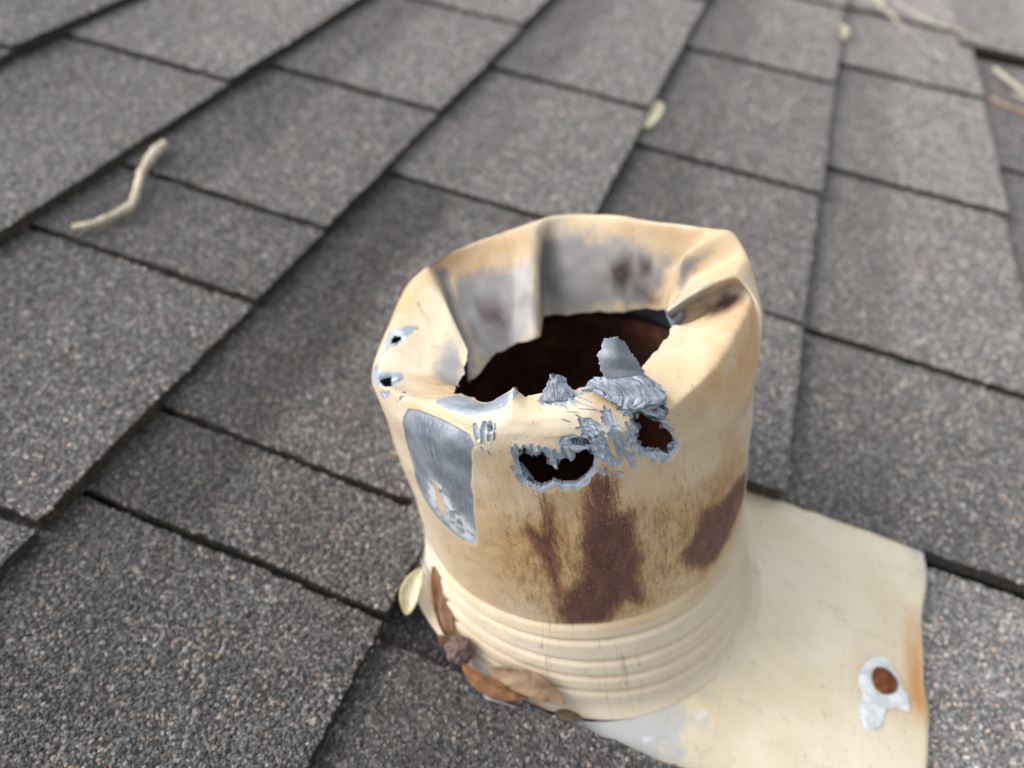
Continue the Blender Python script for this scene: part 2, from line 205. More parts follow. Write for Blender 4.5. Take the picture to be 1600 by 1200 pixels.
def mat_flange():
    t=NT('weathered_painted_flange'); o=t.coord('Object')
    big=t.noise(o,22,4,.6,.4); mid=t.noise(o,90,5,.6); 
    col=t.mix(t.rng(big,.35,.65),(.62,.535,.375),(.70,.63,.485))
    lines=t.noise(t.mapv(o,(900,6,6)),1.0,3,.6)
    col=t.mix(t.math('MULTIPLY',t.rng(lines,.58,.7),.25),col,(.50,.36,.18))
    m=t.sep(t.attr('m1').outputs['Color'])
    gr=t.math('ADD',m[0],t.math('MULTIPLY',t.math('SUBTRACT',t.noise(o,160,5,.65),.5),.9))
    col=t.mix(t.math('MULTIPLY',t.rng(gr,.4,.75),.75),col,(.36,.40,.45))
    wf=t.math('ADD',m[2],t.math('MULTIPLY',t.math('SUBTRACT',t.noise(o,260,5,.7),.5),.8))
    col=t.mix(t.math('MULTIPLY',t.rng(wf,.52,.6),.7),col,(.60,.64,.68))
    ru=t.math('MULTIPLY',m[1],t.rng(t.noise(t.mapv(o,(160,40,40)),1,4,.6),.25,.6,.35,1))
    col=t.mix(ru,col,(.48,.23,.07))
    col=t.mix(t.math('MULTIPLY',t.rng(t.noise(o,420,3,.7),.60,.70),.4),col,(.30,.24,.16))
    col=t.mix(t.math('MULTIPLY',t.rng(t.noise(t.mapv(o,(30,120,60)),1,4,.7),.55,.72),.35),col,(.48,.40,.29))
    h=t.math('ADD',t.noise(o,700,4),lines)
    return t.done(col,t.rng(mid,.3,.7,.55,.68),0.0,t.bump(h,.3,.0004),spec=.25)
def mat_rust(name,c0,c1,c2,scale=120,rough=.8,bs=.6):
    t=NT(name); o=t.coord('Object'); n=t.noise(o,scale,6,.65,.3); n2=t.noise(o,scale*3.3,4,.6)
    col=t.ramp(n,[(.3,c0),(.52,c1),(.72,c2)])
    return t.done(col,rough,0,t.bump(t.math('ADD',n,n2),bs,.0008),spec=.3)
def mat_simple(name,c0,c1,scale=200,rough=.6,stretch=(1,1,1),bs=.3):
    t=NT(name); o=t.coord('Object',stretch); n=t.noise(o,scale,5,.6); n2=t.noise(o,scale*4,4,.6)
    return t.done(t.mix(t.rng(n,.35,.65),c0,c1),rough,0,t.bump(n2,bs,.0003),spec=.3)
GRIT=mat_grit(); GRAN=mat_granule(); ASPH=mat_asphalt(); DECK=mat_deck(); LEAD=mat_lead(); TORN=mat_torn(); SLEEVE=mat_sleeve(); FLANGE=mat_flange()

# ---------------- roof ----------------
def granule_group():
    g=bpy.data.node_groups.new('granules','GeometryNodeTree')
    I=g.interface
    I.new_socket('Geometry',in_out='INPUT',socket_type='NodeSocketGeometry'); I.new_socket('Density',in_out='INPUT',socket_type='NodeSocketFloat')
    I.new_socket('Seed',in_out='INPUT',socket_type='NodeSocketInt'); I.new_socket('Band',in_out='INPUT',socket_type='NodeSocketFloat'); I.new_socket('Tone',in_out='INPUT',socket_type='NodeSocketFloat')
    I.new_socket('Geometry',in_out='OUTPUT',socket_type='NodeSocketGeometry')
    N=lambda t,**k:[n for n in [g.nodes.new(t)] if [setattr(n,a,v) for a,v in k.items()] or True][0]
    L=g.links.new
    gi=N('NodeGroupInput'); go=N('NodeGroupOutput')
    def M_(op,a,b=None,clamp=False):
        m=N('ShaderNodeMath',operation=op,use_clamp=clamp)
        for k,v in ((0,a),(1,b)):
            if v is None: continue
            if isinstance(v,(int,float)): m.inputs[k].default_value=v
            else: L(v,m.inputs[k])
        return m.outputs[0]
    d=N('GeometryNodeDistributePointsOnFaces'); d.distribute_method='RANDOM'
    nn=N('GeometryNodeInputNormal'); sn=N('ShaderNodeSeparateXYZ'); L(nn.outputs[0],sn.inputs[0]); L(M_('GREATER_THAN',sn.outputs[2],.6),d.inputs['Selection']); L(gi.outputs['Geometry'],d.inputs['Mesh']); L(gi.outputs['Density'],d.inputs['Density']); L(gi.outputs['Seed'],d.inputs['Seed'])
    def rnd(dt,seed):
        r=N('FunctionNodeRandomValue',data_type=dt); r.inputs['Seed'].default_value=seed; return r
    # colour of each granule
    rv=rnd('FLOAT',11)
    ramp=N('ShaderNodeValToRGB'); L(rv.outputs[1],ramp.inputs[0]); e=ramp.color_ramp.elements
    stops=[(0,(.120,.113,.110)),(.30,(.194,.184,.180)),(.58,(.275,.264,.258)),(.70,(.345,.332,.325)),(.78,(.30,.32,.32)),(.85,(.48,.455,.43)),(.91,(.52,.385,.31)),(.95,(.72,.69,.64)),(1,(.66,.52,.40))]
    while len(e)<len(stops): e.new(.5)
    for q,(p,c) in zip(e,stops): q.position=p; q.color=c+(1,)
    pos=N('GeometryNodeInputPosition'); sx=N('ShaderNodeSeparateXYZ'); L(pos.outputs[0],sx.inputs[0])
    ns=N('ShaderNodeTexNoise'); L(pos.outputs[0],ns.inputs['Vector']); ns.inputs['Scale'].default_value=22; ns.inputs['Detail'].default_value=3
    edge=M_('ADD',sx.outputs[0],M_('MULTIPLY',M_('SUBTRACT',ns.outputs[0],.5),.03))
    mr=N('ShaderNodeMapRange',interpolation_type='SMOOTHSTEP'); L(edge,mr.inputs[0]); mr.inputs[1].default_value=.040; mr.inputs[2].default_value=.060; mr.inputs[3].default_value=0; mr.inputs[4].default_value=1
    # factor = tone * (1 - band*(1-mr)) * (0.85+0.3*noise)
    f=M_('SUBTRACT',1.0,M_('MULTIPLY',gi.outputs['Band'],M_('SUBTRACT',1.0,mr.outputs[0])))
    f=M_('MULTIPLY',f,gi.outputs['Tone'])
    ns2=N('ShaderNodeTexNoise'); L(pos.outputs[0],ns2.inputs['Vector']); ns2.inputs['Scale'].default_value=60; ns2.inputs['Detail'].default_value=5; ns2.inputs['Roughness'].default_value=.7
    f=M_('MULTIPLY',f,M_('ADD',.5,M_('MULTIPLY',ns2.outputs[0],1.0)))
    sc=N('ShaderNodeVectorMath',operation='SCALE'); L(ramp.outputs[0],sc.inputs[0]); L(f,sc.inputs['Scale'])
    st=N('GeometryNodeStoreNamedAttribute',data_type='FLOAT_COLOR',domain='POINT'); st.inputs['Name'].default_value='gcol'
    L(d.outputs['Points'],st.inputs['Geometry']); L(sc.outputs[0],st.inputs['Value'])
    # four crushed-stone shapes
    j=N('GeometryNodeGeometryToInstance')
    for k in range(4):
        ic=N('GeometryNodeMeshIcoSphere'); ic.inputs['Radius'].default_value=1; ic.inputs['Subdivisions'].default_value=1
        sp=N('GeometryNodeSetPosition'); L(ic.outputs[0],sp.inputs['Geometry'])
        r=rnd('FLOAT_VECTOR',31+k); r.inputs[0].default_value=(-.38,-.38,-.38); r.inputs[1].default_value=(.38,.38,.38); L(r.outputs[0],sp.inputs['Offset'])
        sm=N('GeometryNodeSetMaterial'); sm.inputs['Material'].default_value=GRAN; L(sp.outputs[0],sm.inputs[0]); 
        L(sm.outputs[0],j.inputs[0])
    ip=N('GeometryNodeInstanceOnPoints'); L(st.outputs[0],ip.inputs['Points']); L(j.outputs[0],ip.inputs['Instance']); ip.inputs['Pick Instance'].default_value=True
    ri=rnd('INT',5); ri.inputs[4].default_value=0; ri.inputs[5].default_value=3; L(ri.outputs[2],ip.inputs['Instance Index'])
    rr=rnd('FLOAT_VECTOR',6); rr.inputs[0].default_value=(0,0,0); rr.inputs[1].default_value=(6.283,6.283,6.283); L(rr.outputs[0],ip.inputs['Rotation'])
    rs=rnd('FLOAT',7); rs.inputs[2].default_value=.0; rs.inputs[3].default_value=1.0
    sz=M_('ADD',.00052,M_('MULTIPLY',M_('POWER',rs.outputs[1],2.4),.00042))
    L(sz,ip.inputs['Scale'])
    jn=N('GeometryNodeJoinGeometry'); L(gi.outputs['Geometry'],jn.inputs[0]); L(ip.outputs[0],jn.inputs[0]); L(jn.outputs[0],go.inputs[0])
    return g
GG=granule_group()
GIN={s.name:s.identifier for s in GG.interface.items_tree if getattr(s,'in_out','')=='INPUT'}
E_=0.127
roof=empty('roof',ROOF); roof['kind']='structure'; roof['label']='grey asphalt shingle roof slope around the pipe'
def deck():
    bm=bmesh.new(); W=-0.012
    o=[bm.verts.new((x,y,W)) for x,y in ((-7,-6),(7,-6),(7,9),(-7,9))]
    c=[bm.verts.new((.064*math.cos(a)+.004,.064*math.sin(a),W)) for a in [k*math.pi/32 for k in range(64)]]
    es=[bm.edges.new((L_[k],L_[(k+1)%len(L_)])) for L_ in (o,c) for k in range(len(L_))]
    bmesh.ops.triangle_fill(bm,use_beauty=True,use_dissolve=False,edges=es)
    bmesh.ops.recalc_face_normals(bm,faces=bm.faces)
    me=bpy.data.meshes.new('roof_deck'); bm.to_mesh(me); bm.free(); me.materials.append(DECK)
    d=bpy.data.objects.new('roof_deck',me); COL.objects.link(d); d.parent=roof
deck()
rg=random.Random(4); shingle_n=[0]
def shingle(u0,v0,v1,lift=0.0,band=.45,tone=1.0,dens=6.5e5,outline=None,tl=None,rise=.0070,u_end=None,skew=0.0):
    """one tab: visible from u0 (under the butt of the course above) to its own butt at u0+E"""
    shingle_n[0]+=1; rn=random.Random(shingle_n[0]*7+1)
    n0=np.array
    if outline is None:
        u1=(u_end if u_end is not None else u0+E_)+rn.uniform(-.0008,.0008)
        a,b=v0+.0015,v1-.0015
        P=[(u0-.012,a),(u1,a),(u1,b),(u0-.012,b)]
    else: P=outline
    pts=[]
    for (x0,y0),(x1,y1) in zip(P,P[1:]+P[:1]):
        L=math.hypot(x1-x0,y1-y0); n=max(1,int(L/.0045)); nx,ny=(y1-y0)/L,-(x1-x0)/L
        ph=rn.uniform(0,9)
        for k in range(n):
            t=k/n; j=rn.uniform(-.0005,.0005)+.0003*math.sin(ph+t*L*55) if k else 0
            pts.append((x0+(x1-x0)*t+nx*j,y0+(y1-y0)*t+ny*j))
    tilt=-min(.03,.0026/max(.05,v1-v0))*rn.uniform(.75,1.25)
    if tl is not None: tilt=tl
    def wz(u,v): return lift+rise*(u-u0)/E_+tilt*(v-(v0+v1)/2)
    top=[(u-u0,v-v0,wz(u,v)) for u,v in pts]; bot=[(u-u0+.0003,v-v0,min(wz(u,v),wz(u,v)-.0068)) for u,v in pts]
    n=len(pts); cx=sum(p[0] for p in top)/n; 
    faces=[tuple(range(n))]+[(k,k+n,(k+1)%n+n,(k+1)%n) for k in range(n)]
    # outline counter-clockwise seen from above -> top normal up
    o=mesh_obj('shingle',top+bot,faces,ASPH,parent=roof)
    bm=bmesh.new(); bm.from_mesh(o.data); bmesh.ops.recalc_face_normals(bm,faces=bm.faces)
    tf=max(bm.faces,key=lambda f:f.calc_area())
    if tf.normal.z<0: bmesh.ops.reverse_faces(bm,faces=bm.faces)
    tf.material_index=1; bm.to_mesh(o.data); bm.free(); o.data.materials.append(GRIT)
    o.location=(u0,v0,0)
    m=o.modifiers.new('granules','NODES'); m.node_group=GG
    m[GIN['Density']]=float(dens); m[GIN['Seed']]=shingle_n[0]; m[GIN['Band']]=float(band); m[GIN['Tone']]=float(tone); o['tone']=float(tone)
    return o
U={'Z':-.687,'Y':-.560,'X':-.433,'B':-.306,'A':-.181,'C':-.0525,'D':.0742,'F':.2009,'G':.328}
ROWS={   # (from, to, lift, tone, dark band)
 'Z':[(-.1,.2,.0,.7,.2),(.2,.5,0,.75,.3)],
 'Y':[(-.12,.02,0,.66,.3),(.02,.162,.0,.7,.2),(.162,.34,0,.72,.3),(.34,.52,.0,.8,.3)],
 'X':[(-.2,-.06,.0,.6,.3),(-.06,.205,.0,.70,.40),(.205,.40,.0,.78,.15),(.40,.62,0,.9,.3)],
 'B':[(-.25,-0.0891,0,.58,.1),(-0.0891,.0415,.0,.62,.2),(.0415,.105,.0,.52,.30),(.105,.25,.0,.64,.42),(.25,.4136,.0,.78,.45),(.4136,.58,.0,.9,.2),(.58,.75,0,1.,.2)],
 'A':[(-.30,-.17,0,.4,.1),(-.17,-.069,0,.40,.15),(-.069,-.0245,.0,.46,.42),(-.0245,.1784,.0,.56,.48),(.1784,.343,.0,.70,.22),(.343,.5852,.0,.84,.4),(.5852,.80,.0,.95,.2)],
 'C':[(-.26,-.0735,.0018,.42,.2),(.0445,.163,.0022,.70,.1),(.163,.302,.0,.60,.42),(.302,.485,.0,.72,.25),(.485,.673,.0,.86,.35),(.673,.95,0,1.05,.2)],
 'D':[(-.25,-.09,.0,.9,.1),(-.09,.0445,-.0012,.95,.1),(.0445,.168,.0018,.58,.22),(.168,.354,.0,.70,.30),(.354,.5465,.0,.92,.32),(.5465,.70,.0,1.08,.2),(.70,1.0,.0,1.15,.2)],
 'F':[(-.2,-.02,.0,.9,.1),(-.02,.2186,.0,.66,.1),(.2186,.4382,.0,.72,.35),(.4382,.667,.0,.9,.4),(.667,1.1,.008,1.1,.2)],
 'G':[(-.1,.2,0,.8,.2),(.2,.5,.0,.8,.2),(.5,.8,0,1,.2),(.8,1.1,.0,1,.2)],
}
kk=0
for rname,tabs in ROWS.items():
    for (a,b,lf,tn,bd) in tabs:
        kk+=1; u0=U[rname]; far=(a>.5 or rname in 'ZG' or a<-.21 or (rname in 'XY' and a<0))
        band=bd; tone=tn*rg.uniform(.94,1.06)*(1.14 if a<0 else (1.26 if a<.3 else 1.12)); outl=None; ue=None
        near=(a<.03 and rname in 'ACD'); de=2.5e5 if far else (1.35e6 if near else 4.8e5)
        if rname=='A' and abs(a+.0245)<1e-4:        # notched round the sleeve
            u1=u0+E_; outl=[(u0-.012,a+.001),(u1,a+.001),(u1,-.0445)]+[(.004-.0735*math.cos(q),-.0735*math.sin(q)) for q in [math.radians(x) for x in range(36,-37,-8)]]+[(u1,.047),(u1,b-.001),(u0-.012,b-.001)]
        if rname=='C' and abs(a-.0445)<1e-4:        # laid over the flange, butt stops at the course line
            outl=[(u0-.012,.066),(u0+.012,.0655),(.012,.071),(.040,.064),(.056,.0450),(u0+E_,.0452),(u0+E_,b-.001),(u0-.012,b-.001)]
        shingle(u0,a,b,lf,band,tone,de,outl,-.042 if abs(a-.0445)<1e-4 else None)

shingle(U['C'],-.0735,.0,-.0052,.0,.30,6e5,outline=[(U['C']-.012,-.0745),(-.004,-.0745),(-.010,-.060),(-.045,-.030),(U['C']-.012,-.025)],rise=.002)
# ---------------- lead boot ----------------
# ---- lead sleeve surface (pipe frame: z along the pipe, metres) ----
RP=0.0607; Z1=0.0235
NC=1080; NL,NB,NK=84,84,190
def _herm(ts,P,t):
    """cubic Hermite through P (n,...) at parameters ts, evaluated at t, softened tangents"""
    n=len(ts); i=np.clip(np.searchsorted(ts,t,side='right')-1,0,n-2)
    d=(P[1:]-P[:-1])/(ts[1:]-ts[:-1]).reshape((-1,)+(1,)*(P.ndim-1))
    m=np.zeros_like(P); m[1:-1]=0.5*(d[1:]+d[:-1]); m[0]=d[0]; m[-1]=d[-1]
    m*=0.72
    h=(ts[i+1]-ts[i]); s=(t-ts[i])/h
    sh=(-1,)+(1,)*(P.ndim-1)
    s_=s.reshape(sh); h_=h.reshape(sh)
    return ((2*s_**3-3*s_**2+1)*P[i]+(s_**3-2*s_**2+s_)*h_*m[i]+(-2*s_**3+3*s_**2)*P[i+1]+(s_**3-s_**2)*h_*m[i+1])
def vnoise(x,y,seed,wrapx=None):
    """smooth value noise on arrays"""
    xi=np.floor(x).astype(int); yi=np.floor(y).astype(int); fx=x-xi; fy=y-yi
    fx=fx*fx*(3-2*fx); fy=fy*fy*(3-2*fy)
    def hsh(a,b):
        if wrapx: a=a%wrapx
        n=(a*374761393+b*668265263+seed*974634751)&0x7fffffff
        n=((n^(n>>13))*1274126177)&0x7fffffff
        return ((n^(n>>16))&0xffff)/65535.0*2-1
    return (hsh(xi,yi)*(1-fx)+hsh(xi+1,yi)*fx)*(1-fy)+(hsh(xi,yi+1)*(1-fx)+hsh(xi+1,yi+1)*fx)*fy
def roof_z(x,y):
    """height in the pipe frame of the flange top under (x,y)"""
    n=ROOF_N_IN_PIPE
    return (0.0001-n[0]*x-n[1]*y)/n[2]
SEAM=111.0
_d=np.linspace(SEAM,SEAM+360,2001); _w=1.0+1.5*np.clip(np.minimum((_d-215)/20,(345-_d)/20),0,1)
_c=np.concatenate([[0],np.cumsum((_w[1:]+_w[:-1])/2)]); _c/=_c[-1]
TT=np.interp(np.arange(NC)/NC,_c,_d)                 # column angles, denser over the gnawed front
CIRC=2*math.pi*RP*1000
XP=(TT-SEAM)/360*CIRC                                # flat millimetres round the sleeve
YP=np.concatenate([np.arange(NL)*0.36,NL*0.36+np.arange(NB)*0.65,NL*0.36+NB*0.65+np.arange(NK)*(46.0/NK)])
def sleeve_grid():
    th2=np.array([c[0][0] for c in CTRL],float); th2=np.where(th2<SEAM,th2+360,th2)
    o=np.argsort(th2); th2=th2[o]
    P=np.array([[(r*math.cos(math.radians(t)),r*math.sin(math.radians(t)),z) for t,r,z in CTRL[k]] for k in o])/1000.0
    n=len(th2)
    th=np.concatenate([th2[-3:]-360,th2,th2[:3]+360]); P=np.concatenate([P[-3:],P,P[:3]])
    tt=TT
    Q=_herm(th,P,tt)                                   # NC,4,3
    a=np.radians(tt); ca,sa=np.cos(a),np.sin(a)
    G=np.zeros((NL+NB+NK,NC,3))
    # foot with ribs
    zb=roof_z(0.066*ca,0.066*sa)
    rb=0.0660+0.0052*np.cos(np.radians(tt-262)); rb=np.maximum(rb,0.0615)
    zb=roof_z(rb*ca,rb*sa)
    ribw=np.clip((350-tt)/22,0,1)*np.clip((tt-150)/30,0,1)
    for j in range(NL):
        f=1-j/NL                                       # 1 at flange, 0 at Z1
        z=Z1+(zb-Z1)*f
        g=np.zeros(NC)
        for c_,w_ in ((.17,.022),(.40,.022),(.58,.021),(.75,.021)):
            g-=np.exp(-((f-c_)/w_)**2)*0.0013
        g+=0.0004*np.clip((f-.01)/.03,0,1)*np.clip((.17-f)/.02,0,1)+0.0004*(f>.17)
        r=RP+(rb-RP)*f**0.9+g*ribw+0.0022*np.clip((f-.88)/.12,0,1)**2+0.0025*(1-ribw)*np.clip((f-.6)/.4,0,1)**3
        G[j]=np.stack([r*ca,r*sa,z],1)
    for j in range(NB):
        z=Z1+(0.078-Z1)*j/NB
        r=RP-0.0003*(j<2)
        G[NL+j]=np.stack([r*ca,r*sa,np.full(NC,z)],1)
    K=np.concatenate([np.stack([RP*ca,RP*sa,np.full(NC,0.066)],1)[:,None],np.stack([RP*ca,RP*sa,np.full(NC,0.078)],1)[:,None],Q],1)  # NC,6,3
    K=np.swapaxes(K,0,1)
    ts=np.array([-0.8,0,1,2,3,4.0])
    t=np.linspace(0,4,NK)
    G[NL+NB:]=_herm(ts,K,t)
    # dents and hand-worked unevenness
    fx=((TT-SEAM)/360)[None,:]+np.zeros((NL+NB+NK,1)); yy=YP[:,None]+np.zeros((1,NC))
    y0=YP[NL]; up=np.clip((yy-y0)/45,0,1)
    dsp=0.0010*vnoise(fx*9,yy/26,3,9)*up+0.0004*vnoise(fx*26,yy/9,5,26)*up+0.00012*vnoise(fx*80,yy/3.4,8,80)
    # small wrinkles near the flap ends
    e=np.clip((yy-YP[NL+NB]-25)/20,0,1)
    dsp+=e*(0.0006*vnoise(fx*34,yy/16,12,34)+0.00018*vnoise(fx*110,yy/6,13,110))
    G+=grid_normals(G)*dsp[...,None]
    # ragged lower end of the tucked-in lead
    k=NL+NB+NK
    tail=np.clip((np.arange(k)-(k-14))/14,0,1)
    rag=0.0008*vnoise((TT-SEAM)/6,np.zeros(NC),21,60)+0.0003*vnoise((TT-SEAM)/360*190,np.zeros(NC),22,190)
    d=G[-1]-G[-8]; d/=np.linalg.norm(d,axis=1,keepdims=True)+1e-9
    G+=tail[:,None,None]*(rag[:,None]*d)[None]
    return G
def grid_normals(G):
    du=np.roll(G,-1,1)-np.roll(G,1,1)
    dv=np.empty_like(G); dv[1:-1]=G[2:]-G[:-2]; dv[0]=G[1]-G[0]; dv[-1]=G[-1]-G[-2]
    n=np.cross(du,dv); n/=np.linalg.norm(n,axis=2,keepdims=True)+1e-12
    return n
def poly_sd(poly,X,Y):
    """signed distance (positive inside) from polygon, flat mm"""
    p=np.array(poly,float); x=X; y=Y
    best=np.full(x.shape,1e9); ins=np.zeros(x.shape,bool)
    for (x0,y0),(x1,y1) in zip(p,np.roll(p,-1,0)):
        dx,dy=x1-x0,y1-y0; L=dx*dx+dy*dy+1e-12
        t=np.clip(((x-x0)*dx+(y-y0)*dy)/L,0,1)
        best=np.minimum(best,np.hypot(x-x0-t*dx,y-y0-t*dy))
        c=((y0>y)!=(y1>y))&(x<(x1-x0)*(y-y0)/((y1-y0) if y1!=y0 else 1e-12)+x0)
        ins^=c
    return np.where(ins,best,-best)
def seg_d(a,b,X,Y):
    x0,y0=a; x1,y1=b; x=X; y=Y
    dx,dy=x1-x0,y1-y0; L=dx*dx+dy*dy+1e-12
    t=np.clip(((x-x0)*dx+(y-y0)*dy)/L,0,1)
    return np.hypot(x-x0-t*dx,y-y0-t*dy),t

G3=sleeve_grid(); NJ=G3.shape[0]
YY,XX=np.meshgrid(YP,XP,indexing='ij')
def box(x0,x1,y0,y1):
    i=np.where((XP>=x0)&(XP<=x1))[0]; j=np.where((YP>=y0)&(YP<=y1))[0]
    return (slice(j[0],j[-1]+1),slice(i[0],i[-1]+1)) if len(i) and len(j) else None
def sdmax(polys,pad=8):
    """largest signed distance in mm over a list of polygons, -99 away from them"""
    out=np.full(XX.shape,-99.0)
    for p in polys:
        for sh in (-CIRC,0,CIRC):
            q=np.array(p)+np.array([sh,0]); s=box(q[:,0].min()-pad,q[:,0].max()+pad,q[:,1].min()-pad,q[:,1].max()+pad)
            if s is not None: out[s]=np.maximum(out[s],poly_sd(q,XX[s],YY[s]))
    return out
def soft(polys,w): return np.clip(.5+sdmax(polys,w+4)/(2*w),0,1)
hole=sdmax(HOLES); nz=vnoise(XX/1.6,YY/1.6,31)*.12+vnoise(XX/3,YY/3,32)*.3
holej=hole+nz*.6+.45
bare=np.maximum(soft(BARE,.8),np.maximum(soft(PATCH,.35),soft(SMOOTH,.8)))
bare=np.maximum(bare,np.clip(.5+(hole+1.3+nz)/1.0,0,1))
bare=bare*(1-soft(REMN,.4))
chew=np.clip(soft(BARE,1.5)+np.clip((hole+2.2)/2,0,1)*(hole>-90),0,1)
disp=np.zeros_like(XX)
def stroke(a0,b0,a1,b1,wd,dep=None):
    hw=wd*.5; s=box(min(a0,a1)-wd,max(a0,a1)+wd,min(b0,b1)-wd,max(b0,b1)+wd)
    if s is None: return
    dd,tt=seg_d((a0,b0),(a1,b1),XX[s],YY[s])
    hwv=hw*(.35+.65*np.sin(np.pi*np.clip(.10+.75*tt,0,1)))
    q=dd/hwv; g=np.where(q<1,-(1-q**2),.35*np.exp(-((q-1.15)/.18)**2))
    d=dep if dep else min(.0011,.00035+.00028*wd)
    disp[s]=np.where(q<1,np.minimum(disp[s],g*d),disp[s]+np.clip(g,0,1)*d*.5)
    bare[s]=np.maximum(bare[s],np.clip(.5+(hwv*1.05-dd)/.35,0,1)); chew[s]=np.maximum(chew[s],np.clip(1.3-q,0,1))
rs_=random.Random(12)
for p in BARE[4:]:                                        # rows of tooth marks across every gnawed field
    q=np.array(p); c=q.mean(0); ext=np.ptp(q,axis=0); ang0=rs_.uniform(.7,1.4)
    for k in range(int(max(4,ext[0]*ext[1]/2.6))):
        x=rs_.uniform(q[:,0].min(),q[:,0].max()); y=rs_.uniform(q[:,1].min(),q[:,1].max())
        if poly_sd(q,np.array([x]),np.array([y]))[0]<.1: continue
        a=ang0+rs_.uniform(-.35,.35)+.5*math.sin(x*.25); L=rs_.uniform(.8,1.9)
        stroke(x-L*math.cos(a),y+L*math.sin(a),x+L*math.cos(a),y-L*math.sin(a),rs_.uniform(.9,1.8))
for s_ in STROKES: stroke(*s_)
gn=soft(BARE,1.2)
disp+=gn*(.00016*vnoise(XX/2.2,YY/2.2,42)-.0002)
disp+=-.0008*np.clip((hole+1.8)/1.8,0,1)*(hole>-90)
disp+=-.0003*soft(PATCH,.3)
disp=np.clip(disp,-.0014,.0008)
G3=G3+grid_normals(G3)*disp[...,None]
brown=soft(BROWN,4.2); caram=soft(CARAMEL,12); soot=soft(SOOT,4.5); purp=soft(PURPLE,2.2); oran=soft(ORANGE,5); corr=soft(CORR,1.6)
ff=np.clip(1-YY/YP[NL],0,1)
for c_ in (.17,.40,.58,.75): oran=np.maximum(oran,.75*np.exp(-((ff-c_)/.028)**2)*(YY<YP[NL]))
tt_=np.degrees(XX/RP/1000)+SEAM; yb=YP[NL]; yt=YP[NL+NB]
band=np.exp(-((tt_-300)/42)**2)*np.clip((YY-yb)/4,0,1)*np.clip((yt+14-YY)/22,0,1)
caram=np.maximum(caram,band*.9)
brown=np.maximum(brown,.30*caram*(YY>yb)); brown=brown*np.clip((YY-yb+.4)/.8,0,1)
boot=empty('lead_pipe_boot',PIPE)
tag(boot,'crushed cream-painted lead pipe flashing with gnawed holes, its sleeve standing on a flat flange','pipe flashing')
def sleeve():
    verts=G3.reshape(-1,3); jj,ii=np.meshgrid(np.arange(NJ-1),np.arange(NC),indexing='ij'); i2=(ii+1)%NC
    keep=(holej[jj,ii]+holej[jj,i2]+holej[jj+1,ii]+holej[jj+1,i2])/4<=0
    f=np.stack([jj*NC+ii,jj*NC+i2,(jj+1)*NC+i2,(jj+1)*NC+ii],-1)[keep]
    used=np.unique(f); rm=np.full(len(verts),-1); rm[used]=np.arange(len(used)); f=rm[f]; V=verts[used]
    me=bpy.data.meshes.new('sleeve'); me.vertices.add(len(V)); me.vertices.foreach_set('co',V.ravel())
    nf=len(f); me.loops.add(nf*4); me.loops.foreach_set('vertex_index',f.ravel().astype(np.int32)); me.polygons.add(nf)
    me.polygons.foreach_set('loop_start',np.arange(nf,dtype=np.int32)*4); me.polygons.foreach_set('use_smooth',np.ones(nf,bool)); me.update(calc_edges=True); me.validate()
    def addc(n,*ch):
        a=me.attributes.new(n,'FLOAT_COLOR','POINT'); d=np.ones((len(V),4),np.float32)
        for k,c in enumerate(ch): d[:,k]=c.ravel()[used]
        a.data.foreach_set('color',d.ravel())
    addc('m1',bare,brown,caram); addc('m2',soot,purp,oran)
    a=me.attributes.new('chew','FLOAT','POINT'); a.data.foreach_set('value',chew.ravel()[used].astype(np.float32))
    a=me.attributes.new('corr','FLOAT','POINT'); a.data.foreach_set('value',corr.ravel()[used].astype(np.float32))
    a=me.attributes.new('flat','FLOAT_VECTOR','POINT'); d=np.zeros((len(V),3),np.float32); d[:,0]=(XX/10).ravel()[used]; d[:,1]=(YY/10).ravel()[used]; a.data.foreach_set('vector',d.ravel())
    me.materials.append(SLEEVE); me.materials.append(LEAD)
    o=bpy.data.objects.new('sleeve',me); COL.objects.link(o); o.parent=boot
    vg=o.vertex_groups.new(name='thick'); th_=np.clip(np.minimum((tt_-222)/10,(350-tt_)/8),0.0,1)
    wt=np.maximum(.12+.88*th_,np.clip((yt+4-YY)/6,0,1)).ravel()[used]
    for q in range(1,9): 
        ids=np.where(np.ceil(wt*8).astype(int)==q)[0]
        if len(ids): vg.add(ids.tolist(),q/8,'REPLACE')
    s=o.modifiers.new('thickness','SOLIDIFY'); s.vertex_group='thick'; s.thickness=.0019; s.offset=-1; s.use_rim=True; s.material_offset=1; s.material_offset_rim=1; s.use_quality_normals=True
    return o
SL=sleeve()
